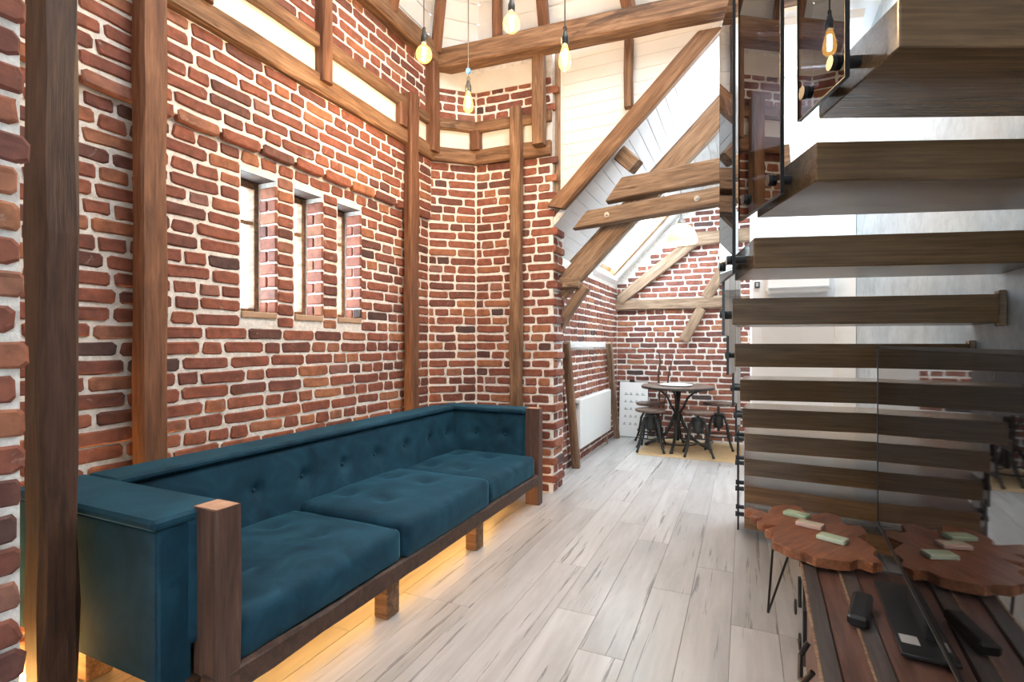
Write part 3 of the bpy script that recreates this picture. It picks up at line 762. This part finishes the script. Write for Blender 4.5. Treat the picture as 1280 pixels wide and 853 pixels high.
# back
add('back_frame', box(SX0 + .0, SX0 + .10, SY0 + .08, SY1 - .08, .22, .715, .012), 'velvet', sofa)
add('back_pad', box(SX0 - .01, SX0 + .185, SY0 + .216, SY1 - .191, .717, .748, .01), 'velvet', sofa)
def cushion_panel(p0, p1, z0, H, t0, t1, buttons):
    p0, p1 = Vector((*p0, z0)), Vector((*p1, z0)); u = (p1 - p0).normalized(); n = Vector((0, 0, 1)).cross(u)
    m = Matrix((u, n, Vector((0, 0, 1)))).transposed().to_4x4(); m.translation = p0
    L = (p1 - p0).length
    o = add('back_cushion', tufted(L, H, t0, t1, buttons, nu=int(L / .03)), 'velvet', sofa, m, True)
    for bx, bz in buttons:
        t = t1 + (t0 - t1) * bz / H - .036
        add('button', lathe([(.0, -.004), (.010, -.002), (.0125, .002), (.009, .006), (.0, .008)], 12, False), 'velvet', o, m @ T(bx, -t, bz) @ Matrix.Rotation(R(90), 4, 'X'), True)
# back panel front faces +x: walk +y so that -Y local faces +x
cushion_panel((SX0 + .09, SY0 + .12), (SX0 + .09, SY1 - .12), .34, .375, .075, .15, [(y - SY0 - .12, .20) for y in (1.46, 1.76, 2.06, 2.37, 2.66, 2.98, 3.28, 3.54)])
# far arm inner panel faces -y
cushion_panel((SX0 + .10, SY1 - .09), (-1.57, SY1 - .09), .34, .375, .08, .13, [(.26, .20), (.53, .20)])
# near arm inner panel faces +y
cushion_panel((-1.545, SY0 + .09), (SX0 + .10, SY0 + .09), .34, .375, .10, .14, [(.26, .20), (.53, .20)])
seats = [(1.10, 1.985), (1.985, 2.875), (2.875, 3.66)]
for i, (a, b) in enumerate(seats):
    c = (a + b) / 2
    dn = [(-1.76, c - .19, .032, .06), (-1.76, c + .19, .032, .06), (-2.02, c - .19, .03, .06), (-2.02, c + .19, .03, .06), (-1.76, c, .014, .12)]
    add('seat_cushion', cushion(-2.20, SX1 + .012 + (0.012 if i == 1 else 0), a + .004, b - .004, .238, .395 + (.02 if i == 1 else 0), 24, 28, .028, dn), 'velvet', sofa, None, True)
add('led_strip', box(-1.80, -1.788, SY0 + .25, SY1 - .25, .198, .2045), 'led_soft', sofa)
led = tag(add('led_strip', box(-2.465, -2.45, .62, 3.70, .001, .014), 'led'), 'glowing warm LED strip on the floor behind and under the sofa', 'light')

# ================================================================== PENDANT BULBS
def pendant(x, y, z, kind, label, top, knob=False):
    p = empty('pendant_bulb', (x, y, z))
    r = .047 if kind == 'globe' else .032; h = .13
    if kind == 'globe':
        prof = [(.012, .075), (.014, .06)] + [(r * math.cos(t), r * math.sin(t) * (1 if math.sin(t) < 0 else 1.15)) for t in [R(70 - 16 * k) for k in range(10)]] + [(.001, -r)]
    else:
        prof = [(.012, .075), (.014, .06), (.020, .04), (.028, .01), (r, -.02), (.028, -.042), (.016, -.056), (.001, -.062)]
    g = add('bulb', lathe(prof, 24, False), 'bulb', p, T(x, y, z), True)
    add('filament', lathe([(.001, .045), (.009, .04), (.012, 0), (.009, -.032), (.001, -.037)], 12, False), 'filament', g, T(x, y, z), True)
    add('socket', lathe([(.016, .068), (.019, .072), (.019, .105), (.014, .115), (.010, .135), (.004, .14)], 18), 'iron', p, T(x, y, z), True)
    add('ring', tube([(x + .009 * math.cos(t), y, z + .150 + .012 * math.sin(t)) for t in [R(30 * k) for k in range(13)]], .003, 6), 'iron', p)
    add('cord', tube([(x, y, z + .14), (x, y, z + .6), (x, y, top)], .0035, 6), 'cord', p)
    if knob:
        k = [(r_, z_) for r_, z_ in ((.004, .02), (.014, .012), (.018, 0), (.014, -.012), (.004, -.02))]
        add('cord_knob', lathe(k, 12), 'cyan', p, T(x, y, z + .20), True)
    l = bpy.data.lights.new('pendant_light', 'POINT'); l.energy = 12; l.color = (1.0, .66, .34); l.shadow_soft_size = .004
    lo = bpy.data.objects.new('pendant_light', l); link(lo, p, T(x, y, z - .075))
    tag(p, label, 'pendant lamp')
def rooftop(x, y):
    # height of the roof pyramid above a point: smallest over facets
    best = 9
    for a, b in zip(EAVE[:-1], EAVE[1:]):
        a, b = Vector((*a, EZ)), Vector((*b, EZ)); nn = (b - a).cross(APEX - a).normalized()
        if abs(nn.z) > 1e-4: best = min(best, a.z - (nn.x * (x - a.x) + nn.y * (y - a.y)) / nn.z)
    return best
for x, y, z, kind, lab, kn in (
    (-1.71, 2.52, 2.955, 'globe', 'round glowing filament bulb hanging in front of the hip rafter and window wall corner', False),
    (-1.57, 2.80, 2.765, 'drop', 'slim filament bulb hanging lowest in the apse with a pale blue cord knob', True),
    (-1.16, 2.55, 3.01, 'globe', 'large glowing bulb hanging highest, in front of the tie beam', False),
    (-.83, 2.48, 2.71, 'drop', 'slim filament bulb hanging in front of the jamb post by the white spandrel', False)):
    pendant(x, y, z, kind, lab, rooftop(x, y), kn)

# ================================================================== DINING CORNER
# thin flat tan patch
tag(add('floor_patch', prism([(-1.12, 5.88), (-.04, 5.88), (-.02, 7.0), (-1.15, 7.0)], .0005, .006, .002), 'tan'), 'flat tan patch on the floor under the round table and stools', 'mat')
def table():
    t = empty('round_table', (-.73, 6.42, 0)); x, y = -.73, 6.42
    tp = add('table_top', lathe([(.38, .722), (.415, .728), (.42, .74), (.42, .752), (.41, .76)], 40), 'stool_wood', t, T(x, y, 0))
    add('rim', lathe([(.421, .726), (.4225, .73), (.4225, .744), (.421, .748)], 40, False), 'iron', tp, T(x, y, 0))
    add('column', lathe([(.024, .10), (.024, .30), (.034, .32), (.034, .44), (.020, .46), (.020, .722)], 16), 'iron', t, T(x, y, 0), True)
    for k in range(4):
        a = R(-4 + 90 * k); c, s = math.cos(a), math.sin(a)
        add('leg', tube([(x + c * r, y + s * r, z) for r, z in ((.03, .42), (.07, .30), (.14, .17), (.24, .085), (.34, .045), (.385, .014))], [.018, .02, .02, .018, .018, .022], 8), 'iron', t, None, True)
        add('bracket', tube([(x + c * r, y + s * r, z) for r, z in ((.03, .44), (.07, .50), (.12, .62), (.20, .69), (.31, .716))], .013, 8), 'iron', t, None, True)
    add('stretcher', tube([(x + .24 * math.cos(q), y + .24 * math.sin(q), .085) for q in [R(15 * k) for k in range(25)]], .009, 6), 'iron', t)
    tag(t, 'round wood-topped iron crank table in the brick dining corner', 'table')
table()
def stool(x, y, rz, h, label, cushion_top=False):
    s = empty('stool', (x, y, 0), rz); mw = T(x, y, 0) @ Matrix.Rotation(rz, 4, 'Z')
    st = add('seat', lathe([(.14, h - .035), (.168, h - .03), (.172, h - .018), (.17, h - .004), (.16, h)], 28), 'stool_wood', s, mw)
    add('screw', lathe([(.016, .22), (.016, h - .035)], 12), 'iron', s, mw)
    add('hub', lathe([(.05, .26), (.058, .28), (.058, .40), (.07, .42), (.07, .43)], 16), 'iron', s, mw)
    for k in range(4):
        a = R(45 + 90 * k); c, sn = math.cos(a), math.sin(a)
        add('leg', tube([(c * r, sn * r, z) for r, z in ((.045, .40), (.09, .385), (.125, .32), (.145, .22), (.165, .12), (.20, .04), (.215, .012))], [.014, .014, .014, .013, .013, .013, .017], 8), 'iron', s, mw, True)
    add('foot_ring', tube([(.155 * math.cos(q), .155 * math.sin(q), .17) for q in [R(15 * k) for k in range(25)]], .008, 6), 'iron', s, mw)
    tag(s, label, 'stool', 'iron screw stools around the round table')
stool(-1.0, 6.12, R(10), .50, 'iron screw stool with wooden seat in front of the table, beside the leaning white board')
stool(-.47, 6.08, R(8), .51, 'iron screw stool with wooden seat in front of the table, toward the staircase')
stool(-1.08, 6.60, R(25), .52, 'iron screw stool half hidden behind the table, beside the leaning white board')
stool(-.28, 6.58, R(5), .56, 'iron screw stool behind the table toward the staircase, raised highest')
tag(add('tray', lathe([(.10, 0), (.17, .004), (.19, .014), (.186, .016), (.165, .008), (.0, .006)], 28), 'white_metal', None, T(-.74, 6.36, .7601)), 'shallow white tray on the round table', 'tray')
tw = empty('twig_stand', (-1.03, 6.95, 0))
add('base', lathe([(.07, 0), (.075, .006), (.03, .02), (.012, .03)], 18), 'iron', tw, T(-1.03, 6.95, 0))
add('twig', tube([(a - .04, b + .10, c) for a, b, c in [(-.99, 6.85, .02), (-.985, 6.84, .35), (-.975, 6.83, .62), (-.99, 6.83, .85), (-.965, 6.83, 1.02), (-.985, 6.83, 1.18)]], [.011, .012, .012, .014, .011, .006], 6), 'timber_dark', tw)
add('twig', tube([(a - .04, b + .10, c) for a, b, c in [(-.99, 6.85, .02), (-.93, 6.84, .40), (-.88, 6.84, .66), (-.86, 6.84, .86), (-.81, 6.84, 1.06)]], [.011, .010, .011, .011, .005], 6), 'timber_dark', tw)
tag(tw, 'two thin dark twigs standing behind the round table', 'twigs')
# leaning white board with print
pb = empty('print_board', (-1.37, 6.98, 0)); mb = T(-1.555, 6.94, .006) @ Matrix.Rotation(R(-6), 4, 'X') @ Matrix.Rotation(R(0), 4, 'Z')
add('board', box(0, .38, 0, .02, 0, .74, .003), 'paper', pb, mb)
add('frame', join(box(-.006, 0, -.004, .022, -.004, .744), box(.38, .386, -.004, .022, -.004, .744), box(0, .38, -.004, .022, -.006, 0), box(0, .38, -.004, .022, .74, .744)), 'black_metal', pb, mb)
rs = random.Random(4); marks = []
for r_ in range(5):
    for c_ in range(4):
        x = .06 + c_ * .075 + rs.uniform(-.008, .008); zz = .16 + r_ * .10
        marks.append(box(x, x + rs.uniform(.03, .055), -.0012, 0, zz, zz + .012)); marks.append(box(x + .008, x + .03, -.0012, 0, zz + .018, zz + .03))
add('print', join(*marks), 'ink', pb, mb)
add('clip', box(.13, .20, -.006, .024, .735, .765, .004), 'black_metal', pb, mb)
tag(pb, 'white board with rows of faint grey marks leaning in the dining corner', 'board')
# radiator
rd = empty('radiator', (-1.56, 5.75, 0)); RY0, RY1, RZ0, RZ1 = 5.10, 6.42, .17, .685
add('panel', box(-1.595, -1.535, RY0, RY1, RZ0, RZ1, .008), 'white_metal', rd)
add('grille', join(*[box(-1.588, -1.545, RY0 + .03 + k * .03, RY0 + .045 + k * .03, RZ1, RZ1 + .004) for k in range(42)]), 'white_paint', rd)
add('valve', join(box(-1.585, -1.55, RY0 - .06, RY0 - .002, RZ1 - .06, RZ1 - .03, .006)), 'steel', rd)
for y in (RY0 + .05, RY1 - .05): add('pipe', tube([(-1.57, y, RZ0 + .01), (-1.57, y, 0)], .009, 8), 'steel', rd)
tag(rd, 'white panel radiator on the knee wall of the dining room', 'radiator')
beam('frame_stud', (-1.55, 5.00, 0), (-1.55, 4.66, 1.27), .07, .085, 'timber', 'slanted wooden stud at the end of the radiator next to the brick jamb', 'stud')
beam('frame_stud', (-1.55, 6.80, 0), (-1.55, 6.36, 1.27), .07, .07, 'timber_pale', 'slanted wooden stud between the radiator and the leaning board', 'stud')
beam('frame_rail', (-1.601, 4.63, 1.245), (-1.601, 6.36, 1.245), .022, .07, 'white_board', 'whitewashed rail joining the two slanted studs over the radiator', 'rail')
# lamp
lx, ly, lz = -.62, 5.76, 2.36
lp = empty('pendant_lamp', (lx, ly, lz))
add('shade', lathe([(.165, -.02), (.172, .0), (.165, .05), (.14, .11), (.10, .16), (.05, .185), (.046, .18), (.095, .153), (.134, .105), (.158, .048), (.164, .0)], 32, False), 'opal', lp, T(lx, ly, lz), True)
add('cap', lathe([(.05, .18), (.045, .22), (.02, .25), (.006, .26)], 18), 'steel', lp, T(lx, ly, lz), True)
add('cord', tube([(lx, ly, lz + .25), (lx, ly, roofz(lx))], .004, 6), 'cord', lp)
l = bpy.data.lights.new('dining_lamp_light', 'POINT'); l.energy = 4; l.color = (1, .72, .42); l.shadow_soft_size = .05
link(bpy.data.objects.new('dining_lamp_light', l), lp, T(lx, ly, lz + .02))
tag(lp, 'opal glass pendant lamp glowing in the dining corner', 'pendant lamp')

# ================================================================== CHEST, TV, SLAB TABLE
CA = R(-1.7)
ch = tag(empty('chest', (.47, 1.80, 0), CA), 'old dark wooden chest with battens and iron loops, carrying the television', 'chest')
mc = T(.205, 2.35, 0) @ Matrix.Rotation(CA, 4, 'Z')
# local: x right 0..0.56, y from 0 to -1.05 toward camera
CL, CWd, CH = 1.05, .56, .40
add('body', box(.012, CWd - .012, -CL + .012, -.012, .02, CH - .03, .006), 'chest', ch, mc)
nb_ = 5; edges = [.0, .052, .125, .178, .37, CWd]
mats_ = ['chest_dark', 'chest', 'chest_dark', 'chest', 'chest']
for i in range(5):
    w_ = edges[i + 1] - edges[i] - .003
    mm = mc @ T(edges[i] + w_, 0, 0) @ Matrix.Rotation(R(-90), 4, 'Z')
    hgt = .008 if i in (0, 2) else 0
    add('lid_board', box(0, CL, -w_, 0, CH - .032, CH - .006 + hgt, .003), mats_[i], ch, mm)
add('edge_strip', join(box(-.004, .004, -CL, 0, CH - .012, CH + .004, .001), box(.120, .127, -CL, 0, CH - .012, CH + .003, .001)), 'timber_pale', ch, mc)
add('end_strip', box(-.004, CWd, -.004, .004, CH - .035, CH + .0, .001), 'chest_dark', ch, mc)
for k, yy in enumerate((-.10, -.36)):
    add('hasp', join(box(-.014, -.002, yy - .015, yy + .015, .25, .36, .002)), 'black_metal', ch, mc)
    add('ring', tube([(-.022, yy + .022 * math.cos(t), .245 + .026 * math.sin(t)) for t in [R(30 * q) for q in range(13)]], .004, 6), 'black_metal', ch, mc)
add('handle', tube([(-.008, -.52, .33), (-.03, -.53, .29), (-.035, -.60, .255), (-.03, -.67, .29), (-.008, -.68, .33)], .008, 8), 'black_metal', ch, mc)
add('side_batten', join(box(.004, .013, -.10, -.04, .02, .36, .002), box(.004, .013, -CL + .04, -CL + .10, .02, .36, .002)), 'chest_dark', ch, mc)
# television
TVA = math.atan2(.075, 1.175)
tv = tag(empty('television', (.475, 1.98, .40)), 'large black glossy television standing on the chest in front of the stairs', 'television')
mt = T(.512, 2.605, .50) @ Matrix.Rotation(-math.atan2(.074, 1.175), 4, 'Z')     # local: x thickness to the right, y toward camera negative
TW, TH = 1.52, .750
add('screen', box(0, .004, -TW + .008, -.008, .014, TH - .008), 'screen', tv, mt)
add('bezel', join(box(-.002, .012, -.010, 0, 0, TH), box(-.002, .012, -TW, -TW + .010, 0, TH), box(-.002, .012, -TW, 0, TH - .009, TH), box(-.003, .012, -TW, 0, 0, .015)), 'black_metal', tv, mt)
add('back_cover', box(.005, .045, -TW + .03, -.03, .04, TH - .04, .012), 'plastic', tv, mt)
add('trim_line', box(-.0036, -.0026, -TW, 0, .0, .002), 'steel', tv, mt)
add('stand_neck', box(.006, .03, -.80, -.55, -.09, .06, .004), 'plastic', tv, mt)
add('stand_base', box(-.065, .14, -.90, -.41, -.094, -.082, .003), 'plastic', tv, mt)
add('sticker', box(-.055, -.012, -.84, -.79, -.0822, -.0815), 'ink', tv, mt)
# remote
rc = empty('remote_control', (.34, 1.93, .403)); mr = T(.335, 1.93, .4035) @ Matrix.Rotation(R(-14), 4, 'Z')
add('body', box(-.028, .028, -.10, .10, 0, .034, .008), 'plastic', rc, mr)
add('face', box(-.018, .018, -.088, .088, .033, .0355, .001), 'black_metal', rc, mr)
tag(rc, 'chunky black remote control lying on the chest lid', 'remote')
# live-edge slab table
out = [(0.0, 2.76), (.03, 2.80), (.075, 2.755), (.13, 2.72), (.11, 2.79), (.13, 2.86), (.20, 2.92), (.26, 2.91), (.265, 2.83), (.30, 2.80), (.36, 2.86), (.41, 2.83), (.40, 2.74), (.43, 2.70), (.475, 2.72),
       (.478, 2.62), (.43, 2.56), (.455, 2.50), (.474, 2.42), (.45, 2.36), (.466, 2.30), (.43, 2.26), (.385, 2.30), (.36, 2.25), (.30, 2.24), (.25, 2.235), (.215, 2.28), (.17, 2.275), (.135, 2.33), (.10, 2.36), (.125, 2.44), (.085, 2.50), (.15, 2.57), (.075, 2.565), (.05, 2.60), (.09, 2.66), (.02, 2.66), (.045, 2.72)]
rs = random.Random(9); fine = []
for a, b in zip(out, out[1:] + out[:1]):
    for t in (0, .5): fine.append((a[0] + (b[0] - a[0]) * t + rs.uniform(-.006, .006), a[1] + (b[1] - a[1]) * t + rs.uniform(-.008, .008)))
sb = tag(empty('slab_table', (.24, 2.55, 0)), 'low live-edge reddish wood slab table on thin hairpin legs between chest and stairs', 'table')
ms = T(.24, 2.55, 0) @ Matrix.Rotation(R(60), 4, 'Z')
loc = [(ms.inverted() @ Vector((*p, 0))) for p in fine]
add('slab_top', prism([(p.x, p.y) for p in loc], .414, .45, .004), 'slab', sb, ms)
for (fx, fy, tx, ty) in ((.10, 2.66, .15, 2.47), (.30, 2.80, .29, 2.72), (.43, 2.72, .41, 2.60)):
    u = Vector((.035, -.012, 0))
    a, b, f = Vector((tx, ty, .415)) - u, Vector((tx, ty, .415)) + u, Vector((fx, fy, .006))
    add('hairpin_leg', tube([a, f + (a - f) * .10, f + (a - f) * .02 - Vector((0, 0, .002)), f + (b - f) * .02 - Vector((0, 0, .002)), f + (b - f) * .10, b], .005, 8), 'black_metal', sb)
def card(x, y, rz, mat, lab):
    c = empty('small_box', (x, y, .45)); m_ = T(x, y, .4505) @ Matrix.Rotation(R(rz), 4, 'Z')
    add('box', box(-.052, .052, -.03, .03, 0, .018, .003), mat, c, m_); add('lid_print', box(-.035, .035, -.012, .012, .018, .0186), 'mint_card' if mat != 'mint_card' else 'green_card', c, m_)
    tag(c, lab, 'box')
card(.225, 2.74, -28, 'green_card', 'pale green flat box on the wood slab, farthest from the chest')
card(.265, 2.61, -22, 'pink_card', 'pale pink flat box on the wood slab, between the two green ones')
card(.33, 2.46, -26, 'mint_card', 'pale mint flat box on the wood slab, nearest to the chest')

tag(add('power_cable', tube([(-2.42, 1.05, .02), (-2.36, .95, .006), (-2.25, .84, .006), (-2.10, .72, .006), (-2.02, .60, .006)], .004, 6), 'cord'), 'thin dark cable on the floor beside the near brick pier', 'cable')

# made-up frames and panes around the added overhead fill lights, out of view
def fill_frame(n, loc, rot, sx, sy):
    m = Matrix.Translation(loc) @ rot.to_matrix().to_4x4() @ T(0, 0, .012)
    w = struct(empty('window_%d' % n, loc)); a, b = sx / 2, sy / 2  # numbered with the windows, but only frames an added fill light
    add('window_frame', join(box(-a - .06, -a, -b - .06, b + .06, -.03, .03), box(a, a + .06, -b - .06, b + .06, -.03, .03), box(-a, a, -b - .06, -b, -.03, .03), box(-a, a, b, b + .06, -.03, .03)), 'white_paint', w, m)
    add('pane', box(-a, a, -b, b, .0, .006), 'window_glass', w, m)
from mathutils import Euler
fill_frame(6, (-0.35, -0.85, 3.76), Euler((R(18), 0, 0)), 1.4, 1.2)
fill_frame(7, (0.20, 2.20, 4.72), Euler((0, R(48), 0)), 1.3, 1.6)
fill_frame(8, (0.40, 4.62, 3.60), Euler((R(3), R(8), 0)), 0.6, 0.7)
